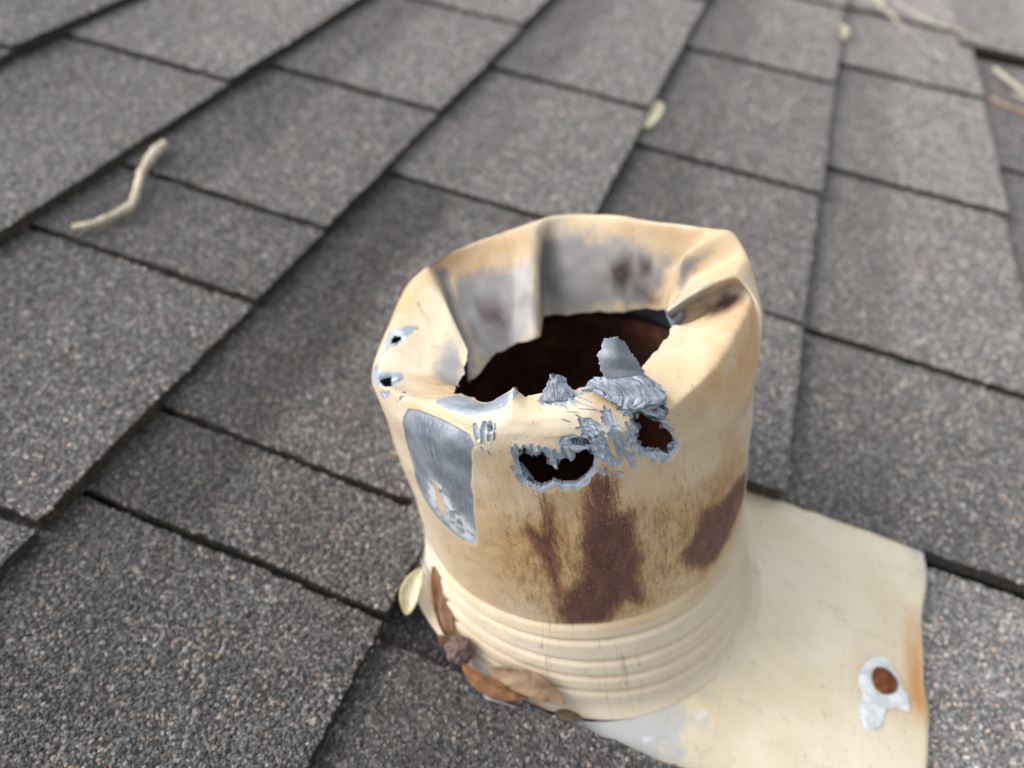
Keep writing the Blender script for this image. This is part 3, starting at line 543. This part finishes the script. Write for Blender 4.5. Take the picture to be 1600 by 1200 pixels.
# flange in roof frame, expressed in the boot's frame
Mi=Matrix([M[0],M[1],M[2]]).transposed()
def flange():
    # ring grid between the hole round the sleeve foot and the outer rectangle with rounded corners
    na,nr_=220,46; V=[];m=[]
    x0,x1,y0,y1=-.078,.1358,-.0785,.078
    for k in range(nr_+1):
        t=k/nr_
        for i in range(na):
            a=2*math.pi*i/na; c,s=math.cos(a),math.sin(a)
            rb=.0660+.0052*math.cos(a-math.radians(262)); rb=max(rb,.0615)+.0045
            rr=min((x1 if c>0 else x0)/c if abs(c)>1e-6 else 9,(y1 if s>0 else y0)/s if abs(s)>1e-6 else 9)
            rr=max(rr,rb+.002)
            ad=math.degrees(a); cut=max(0,min(1,(ad-150)/12,(262-ad)/10)); rr=rr+(rb-.006-rr)*cut; rin=rb-.011*cut
            r=rin+(rr-rin)*t; u,v=r*c,r*s
            wz=.0014+.0030*max(0,min(1,(u-.055)/.06))
            wz+=.0022*math.exp(-((v-.034)/.012)**2)*max(0,min(1,(u-.04)/.05))-.0012*math.exp(-((v-.018)/.008)**2)*max(0,min(1,(u-.08)/.03))
            wz+=.0011*float(vnoise(np.array([u*38+7]),np.array([v*38+3]),51)[0])+.0003*float(vnoise(np.array([u*110]),np.array([v*110]),52)[0])
            e=.0012*float(vnoise(np.array([u*90]),np.array([v*90]),53)[0])*(t>.99)
            V.append((u+e*c,v+e*s,wz))
            gy=max(0,min(1,(-.028-v)/.03))*max(0,min(1,(.095-u)/.07))
            gy=max(gy,.45*math.exp(-((r-rb)/.008)**2)*(v<0))
            gy=max(gy,.6*max(0,min(1,(u-.118)/.014))*max(0,min(1,(v-.022)/.012)))
            ru=math.exp(-(((u-.1325)/.0045)**2))*max(0,min(1,(v+.030)/.01))*max(0,min(1,(.022-v)/.02))
            dn=math.hypot(u-0.1197,v+0.0175); ru=max(ru,math.exp(-(dn/.0075)**2))
            wh=.62*math.exp(-((r-rb-.007)/.0028)**2)*(1 if (-1.75<a-2*math.pi<-.6) else 0)*(.75+.25*math.sin(a*23))
            wh=max(wh,.55*math.exp(-((x1-u)/.0012)**2)*(c>0))
            m.append((gy,ru,wh,1))
    F_=[(k*na+i,(k+1)*na+i,(k+1)*na+(i+1)%na,k*na+(i+1)%na) for k in range(nr_) for i in range(na)]
    V=[tuple(Mi@Vector(v)) for v in V]
    o=mesh_obj('flange',V,F_,FLANGE,parent=boot,smooth=True)
    a=o.data.attributes.new('m1','FLOAT_COLOR','POINT'); a.data.foreach_set('color',np.array(m,np.float32).ravel())
    s=o.modifiers.new('thickness','SOLIDIFY'); s.thickness=.0020; s.offset=-1; o.data.materials.append(LEAD); s.material_offset_rim=0
    return o
FL=flange()
tag(FL,'cream painted flat flange with a rusty nail and white sealant')
RUSTN=mat_rust('rusty_nail',(.05,.018,.008),(.16,.05,.015),(.30,.11,.03),500)
SEAL=mat_simple('white_sealant',(.52,.55,.55),(.74,.77,.76),260,.6,bs=1.0)
def flz(u,v):
    wz=.0014+.0030*max(0,min(1,(u-.055)/.06))+.0022*math.exp(-((v-.034)/.012)**2)*max(0,min(1,(u-.04)/.05))-.0012*math.exp(-((v-.018)/.008)**2)*max(0,min(1,(u-.08)/.03))
    return wz+.0011*float(vnoise(np.array([u*38+7]),np.array([v*38+3]),51)[0])+.0003*float(vnoise(np.array([u*110]),np.array([v*110]),52)[0])
def blob_sheet(name,poly,mat,parent,h=.0006,frame=Mi,zf=flz):
    """thin uneven sheet with rounded edge over an outline in roof coordinates"""
    P=np.array(poly); c=P.mean(0); n=len(P); V=[];F_=[]
    rings=[(1.0,0.0001),(.985,h*.7),(.93,h),(.7,h*1.15),(.4,h),(.15,h)]
    for s,z in rings:
        for p in P:
            q=c+(p-c)*s; V.append((q[0],q[1],zf(q[0],q[1])+z*(1+.25*math.sin(q[0]*900)*math.cos(q[1]*700))))
    for k in range(len(rings)-1):
        for i in range(n): F_.append((k*n+i,k*n+(i+1)%n,(k+1)*n+(i+1)%n,(k+1)*n+i))
    F_.append(tuple(range((len(rings)-1)*n,len(rings)*n)))
    return mesh_obj(name,[tuple(frame@Vector(v)) for v in V],F_,mat,parent=parent,smooth=True)
SEALP=[[0.1169,-0.0082],[0.1205,-0.0074],[0.1236,-0.0099],[0.1252,-0.0129],[0.1268,-0.0171],[0.1286,-0.018],[0.1295,-0.0207],[0.1297,-0.0247],[0.1267,-0.025],[0.124,-0.0254],[0.1212,-0.0273],[0.1204,-0.0304],[0.1195,-0.0342],[0.1168,-0.0362],[0.1133,-0.0368],[0.1128,-0.0341],[0.1109,-0.0333],[0.1115,-0.0296],[0.113,-0.0254],[0.111,-0.0215],[0.1111,-0.0173],[0.1134,-0.0123]]
seal=blob_sheet('sealant_patch',SEALP,SEAL,FL); tag(seal,'white peeling sealant patch around the nail')
def nail():
    V=[];F_=[]; n=20; prof=[(.0045,.0008),(.0047,.0014),(.0044,.0021),(.0032,.0028),(.0014,.0031)]
    for r,z in prof:
        for i in range(n):
            a=2*math.pi*i/n; rr=r*(1+.05*math.sin(a*3+1)); V.append((0.1197+rr*math.cos(a),-0.0175+rr*math.sin(a),flz(0.1197,-0.0175)+z+.0004*math.sin(a)))
    for k in range(len(prof)-1):
        for i in range(n): F_.append((k*n+i,k*n+(i+1)%n,(k+1)*n+(i+1)%n,(k+1)*n+i))
    F_.append(tuple(range((len(prof)-1)*n,len(prof)*n)))
    o=mesh_obj('nail_head',[tuple(Mi@Vector(v)) for v in V],F_,RUSTN,parent=FL,smooth=True); tag(o,'rusty brown nail head in the flange')
nail()
# torn tongues of lead standing at the mouth
def tongue(name,rows,label,rib=.0004,seed=1,ns=64,mat=None):
    """sheet lofted through rows of points (each row the same count), rippled and ragged"""
    A=np.array(rows,float); nr_,npnt=A.shape[:2]
    t=np.linspace(0,nr_-1,ns*2); B=_herm(np.arange(nr_).astype(float),A,t)
    s=np.linspace(0,npnt-1,ns); B=np.swapaxes(_herm(np.arange(npnt).astype(float),np.swapaxes(B,0,1),s),0,1)
    nj,ni=B.shape[:2]; du=np.gradient(B,axis=1); dv=np.gradient(B,axis=0); N_=np.cross(du,dv); N_/=np.linalg.norm(N_,axis=2,keepdims=True)+1e-12
    jj,ii=np.meshgrid(np.arange(nj),np.arange(ni),indexing='ij')
    x=ii/ni*7+jj*.03+1.6*vnoise(ii/15.0,jj/60.0,seed)
    B=B+N_*(rib*((1.4*np.abs(np.sin(x*math.pi*.8))-.7)*(.55+.45*vnoise(ii/14.0,jj/14.0,seed+5)))[...,None]+.0005*vnoise(ii/27.0,jj/44.0,seed+1)[...,None])
    edge=np.clip((jj-(nj-20))/20,0,1)*(vnoise(ii/4.0,jj*0.0,seed+2)+.7*vnoise(ii/10.0,jj*0.0,seed+9))
    B=B+dv*edge[...,None]*11
    el=np.clip((5-ii)/5,0,1)*vnoise(jj/6.0,ii*0.0,seed+3)-np.clip((ii-(ni-6))/5,0,1)*vnoise(jj/6.0,ii*0.0,seed+4)
    B=B+du*el[...,None]*4.0
    F_=[(j*ni+i,j*ni+i+1,(j+1)*ni+i+1,(j+1)*ni+i) for j in range(nj-1) for i in range(ni-1)]
    o=mesh_obj(name,B.reshape(-1,3),F_,mat or TORN,parent=SL,smooth=True)
    at_=o.data.attributes.new('flat','FLOAT_VECTOR','POINT'); fv=np.zeros((nj*ni,3),np.float32); sk=(ii/ni+.35*jj/nj); fv[:,0]=sk.ravel(); fv[:,1]=(jj/nj).ravel(); fv[:,2]=seed; at_.data.foreach_set('vector',fv.ravel())
    m=o.modifiers.new('thickness','SOLIDIFY'); m.thickness=.0012; m.offset=0
    o['label']=label
    return o
tongue('torn_tongue',[[[0.02961,-0.04396,0.11108],[0.03412,-0.04056,0.11029],[0.03903,-0.03586,0.10812]],[[0.02737,-0.04184,0.11606],[0.03186,-0.03918,0.11506],[0.03644,-0.03568,0.11137]],[[0.02627,-0.04077,0.11872],[0.03109,-0.0398,0.11903],[0.03507,-0.03564,0.11485]],[[0.02691,-0.03914,0.12038],[0.03064,-0.03887,0.12125],[0.03369,-0.03558,0.11766]],[[0.02753,-0.03747,0.12182],[0.02966,-0.03774,0.12343],[0.03143,-0.03628,0.12144]]],'upright curled tongue of bare grey lead',3e-05,1,mat=LEAD)
tongue('torn_tongue',[[[0.01296,-0.05036,0.11065],[0.01723,-0.04959,0.11116],[0.02214,-0.04815,0.11078]],[[0.01433,-0.04946,0.1131],[0.01764,-0.04892,0.11381],[0.02087,-0.04763,0.11328]],[[0.01552,-0.04858,0.11548],[0.01751,-0.0479,0.11566],[0.01949,-0.04713,0.11452]],[[0.01612,-0.04733,0.11704],[0.01761,-0.0468,0.11685],[0.01918,-0.04672,0.116]]],'small ragged grey lead tongue',0.0002,7)
tongue('torn_lip',[[[0.02825,-0.04835,0.11403],[0.0321,-0.04831,0.11136],[0.03514,-0.04802,0.10956],[0.03851,-0.04601,0.11053]],[[0.02662,-0.04813,0.11481],[0.03257,-0.04678,0.11263],[0.03761,-0.04481,0.11102],[0.04268,-0.04217,0.10885]],[[0.02566,-0.04694,0.11533],[0.03117,-0.04531,0.11468],[0.037,-0.04204,0.11256],[0.04166,-0.03891,0.10848]],[[0.02648,-0.04475,0.11514],[0.03062,-0.04326,0.11459],[0.03636,-0.03925,0.11311],[0.03986,-0.0379,0.11031]]],'ribbed grey lead lip folded over the mouth',0.00055,13)
tongue('torn_tongue',[[[0.03212,0.01178,0.1],[0.03547,0.01001,0.101],[0.03789,0.00965,0.101]],[[0.03286,0.01096,0.097],[0.03569,0.00882,0.098],[0.03735,0.00944,0.098]],[[0.03452,0.01061,0.0935],[0.03563,0.01007,0.0935],[0.03647,0.01091,0.094]]],'small grey lead tip under the right-hand fold',0.0002,19)
# ---------------- iron vent pipe inside ----------------
def vent():
    prof=[(.0530,-.30),(.0565,-.30),(.0570,.060),(.0562,.0655),(.0545,.0665),(.0520,.0655),(.0512,.060),(.0512,-.295),(.030,-.295),(.001,-.295)]
    n=96; V=[];F_=[]
    for r,z in prof:
        for i in range(n):
            a=2*math.pi*i/n; V.append((r*math.cos(a),r*math.sin(a),z+.0008*math.sin(a*5)*(z>.06)))
    for k in range(1,len(prof)-1):
        for i in range(n): F_.append((k*n+i,k*n+(i+1)%n,(k+1)*n+(i+1)%n,(k+1)*n+i))
    return mesh_obj('vent_pipe',V,F_,mat_rust('rusty_iron',(.020,.008,.005),(.055,.019,.010),(.14,.046,.018),70,.9),mw=PIPE,smooth=True)
tag(vent(),'dark rusty iron vent pipe seen inside the torn lead sleeve','pipe')

# ---------------- litter on the roof ----------------
def tube(name,pts,rad,mat,label,cat,group=None,n=12,seed=1,flat=1.0):
    P=np.array(pts,float); k=len(P); t=np.linspace(0,k-1,k*9); C_=_herm(np.arange(k).astype(float),P,t); Rr=np.interp(t,np.arange(k),rad)
    V=[];F_=[]; m=len(C_); rn=random.Random(seed)
    for q in range(m):
        d=C_[min(q+1,m-1)]-C_[max(q-1,0)]; d/=np.linalg.norm(d); s=np.cross([0,0,1],d); s/=np.linalg.norm(s); u_=np.cross(d,s)
        e=Rr[q]*(.55 if q in (0,m-1) else 1)*(1+.10*math.sin(q*.9+seed)+rn.uniform(-.05,.05))
        for i in range(n):
            a=2*math.pi*i/n; V.append(C_[q]+e*(math.cos(a)*s+math.sin(a)*u_*flat)*(1+.07*math.sin(3*a+q*.2)))
    for q in range(m-1):
        for i in range(n): F_.append((q*n+i,q*n+(i+1)%n,(q+1)*n+(i+1)%n,(q+1)*n+i))
    F_.append(tuple(range(n))[::-1]); F_.append(tuple(range((m-1)*n,m*n)))
    b=Vector(P[0]); V=[tuple(Vector(v)-b) for v in V]
    return tag(mesh_obj(name,V,F_,mat,mw=ROOF@Matrix.Translation(b),smooth=True),label,cat,group)
def leaf(name,p0,p1,width,up,mat,label,curl=.3,cup=.35,bend=0.0,cat='leaf',group=None,stem=0.0):
    """leaf blade from p0 to p1 (roof frame); up = blade normal hint; curl lifts the middle, cup folds about the midrib"""
    p0,p1,up=Vector(p0),Vector(p1),Vector(up).normalized(); d=p1-p0; L=d.length; d.normalize(); s=d.cross(up).normalized(); up=s.cross(d)
    nl,nw=26,9; V=[];F_=[]
    for a in range(nl+1):
        t=a/nl; hw=width*.5*(max(0,math.sin(math.pi*(t**.85)))**.7+.02)
        c=p0+d*(L*t)+up*(curl*L*.5*math.sin(math.pi*t)*1.0)+s*(bend*L*math.sin(math.pi*t))
        for b in range(nw):
            x=(b/(nw-1)*2-1); q=c+s*(hw*x)+up*(cup*hw*abs(x)**1.6+.02*width*math.sin(t*17+x*3))
            V.append(q-p0)
    for a in range(nl):
        for b in range(nw-1): F_.append((a*nw+b,a*nw+b+1,(a+1)*nw+b+1,(a+1)*nw+b))
    o=mesh_obj(name,[tuple(v) for v in V],F_,mat,mw=ROOF@Matrix.Translation(p0),smooth=True)
    m=o.modifiers.new('thickness','SOLIDIFY'); m.thickness=.00035; m.offset=0
    tag(o,label,cat,group)
    # raised midrib
    V2=[];F2=[]
    for a in range(nl+1):
        mid=V[a*nw+nw//2]; e=.00035*(1.15-a/nl)
        for i in range(5):
            q=2*math.pi*i/5; V2.append(mid+s*(e*math.cos(q))+up*(e*math.sin(q)+.0001))
    for a in range(nl):
        for i in range(5): F2.append((a*5+i,a*5+(i+1)%5,(a+1)*5+(i+1)%5,(a+1)*5+i))
    mesh_obj('midrib',[tuple(v) for v in V2],F2,mat,parent=o,smooth=True)
    return o
WOOD=mat_simple('bleached_wood',(.50,.42,.28),(.68,.62,.50),260,.75,(1,1,1),.6)
CREAML=mat_simple('cream_leaf',(.62,.55,.30),(.74,.69,.48),160,.5)
BROWNL=mat_simple('orange_brown_leaf',(.13,.062,.028),(.27,.135,.055),220,.42)
TANL=mat_simple('tan_leaf',(.20,.125,.07),(.36,.24,.15),220,.42)
DARKL=mat_simple('dark_rotten_leaf',(.05,.032,.02),(.12,.08,.05),160,.7)
SEEDM=mat_simple('seed_shell',(.09,.055,.05),(.22,.15,.135),600,.75,(1,1,1),1.0)
GREYT=mat_simple('grey_straw',(.42,.37,.28),(.60,.55,.45),200,.75)
tube('twig',[[-0.283,0.0442,0.0062],[-0.2767,0.0529,0.0062],[-0.2724,0.0717,0.0062],[-0.2788,0.0849,0.0062],[-0.287,0.0991,0.0062],[-0.2931,0.116,0.0062],[-0.2951,0.1288,0.0062]],[.0017,.0017,.0019,.0017,.0022,.0027,.0018],WOOD,'pale bent twig lying across the shingles','twig',seed=3)
leaf('leaf',[-0.0512,0.3167,0.006],[-0.0506,0.3577,0.008],.0075,(.5,-.2,1),CREAML,'small pale yellow leaf on the course edge behind the pipe',.25,.5)
leaf('leaf',[-0.0482,-0.0645,0.004],[-0.0499,-0.048,0.009],.0068,(.3,-.6,.8),CREAML,'cream leaf tucked under the shingle edge left of the sleeve foot',.12,.5,bend=-.1)
leaf('leaf',[-0.0231,-0.0733,0.007],[0.0014,-0.0745,0.007],.0062,(-.15,-.75,.7),BROWNL,'orange-brown curled leaf at the foot of the sleeve',.1,.55,bend=.06)
leaf('leaf',[-0.0139,-0.0719,0.009],[0.0134,-0.0711,0.007],.0080,(-.1,-.7,.75),TANL,'tan curled leaf against the front foot of the sleeve',.12,.4,bend=-.08)
leaf('leaf',[-0.0304,-0.0664,0.004],[-0.0463,-0.0474,0.012],.006,(.3,-.5,.8),BROWNL,'narrow brown leaf standing left of the sleeve foot',.05,.4)
leaf('leaf',[-0.0278,-0.0652,0.004],[-0.04,-0.0531,0.01],.007,(.2,-.5,.8),TANL,'dull tan leaf wedged beside the seed at the sleeve',.05,.4)
leaf('leaf',[0.0113,-0.0744,0.005],[0.0208,-0.073,0.005],.0035,(0,-.5,1),DARKL,'dark bit of leaf below the tan leaf',.1,.3)
leaf('leaf',[-0.0275,-0.0684,0.005],[-0.0345,-0.0679,0.007],.004,(0,-.3,1),BROWNL,'tiny pointed brown leaf beside the round seed',.05,.3)
def seed_pod():
    n,m=22,14; V=[];F_=[]
    for j in range(m+1):
        p=math.pi*j/m
        for i in range(n):
            a=2*math.pi*i/n; r=.0046*(1+.09*math.sin(6*a+2*math.sin(p*2))+.05*math.sin(11*p+3*a)); V.append((r*math.sin(p)*math.cos(a)*1.1,r*math.sin(p)*math.sin(a),r*.82*math.cos(p)+(.0012 if j==0 else 0)))
    for j in range(m):
        for i in range(n): F_.append((j*n+i,(j+1)*n+i,(j+1)*n+(i+1)%n,j*n+(i+1)%n))
    return mesh_obj('seed_pod',V,F_,SEEDM,mw=at(-0.0258,-0.0694,0.007)@Matrix.Rotation(.6,4,'X'),smooth=True)
tag(seed_pod(),'round wrinkled purple-brown seed against the sleeve foot','seed')
tube('straw',[[0.0834,0.6997,0.013],[0.1116,0.6877,0.012],[0.136,0.6417,0.011]],[.0012,.0011,.0007],GREYT,'pale straw at the far top right, thicker and shorter of the crossing pair','straw',n=8,seed=5)
tube('straw',[[0.119,0.7154,0.014],[0.154,0.6835,0.014],[0.1823,0.6678,0.0175],[0.204,0.6568,0.0185]],[.0010,.0011,.0009,.0007],GREYT,'long thin straw at the far top right crossing the course','straw',n=8,seed=6)
leaf('leaf',[0.0906,0.7068,0.014],[0.1118,0.6972,0.014],.008,(0,-.2,1),CREAML,'pale leaf scrap at the very top edge of the roof view',.1,.3)
tube('straw',[[0.215,0.619,0.01],[0.2283,0.5964,0.01],[0.2436,0.574,0.01]],[.0016,.0017,.0013],GREYT,'thick pale straw at the right edge under the raised shingle','straw',n=8,seed=7)
tube('straw',[[0.2278,0.5707,0.01],[0.2465,0.5628,0.01]],[.0011,.0011],GREYT,'short pale straw at the right edge beside the thick one','straw',n=8,seed=8)
tube('pine_needle',[[0.2061,0.555,0.007],[0.2223,0.5468,0.007],[0.246,0.5432,0.007]],[.0008,.0010,.0009],mat_simple('reddish_needle',(.42,.24,.15),(.55,.36,.25),200,.7),'reddish needle at the right edge below the pale straws','needle',n=6,seed=9)
leaf('leaf',[0.0692,0.6235,0.008],[0.0767,0.5909,0.006],.010,(.4,-.2,1),CREAML,'dull cream leaf scrap on the far course edge',.2,.3)
tube('straw',[[0.1602,0.6055,0.012],[0.1709,0.5963,0.011]],[.0008,.0008],GREYT,'tiny straw end touching the raised shingle corner','straw',n=6,seed=10)
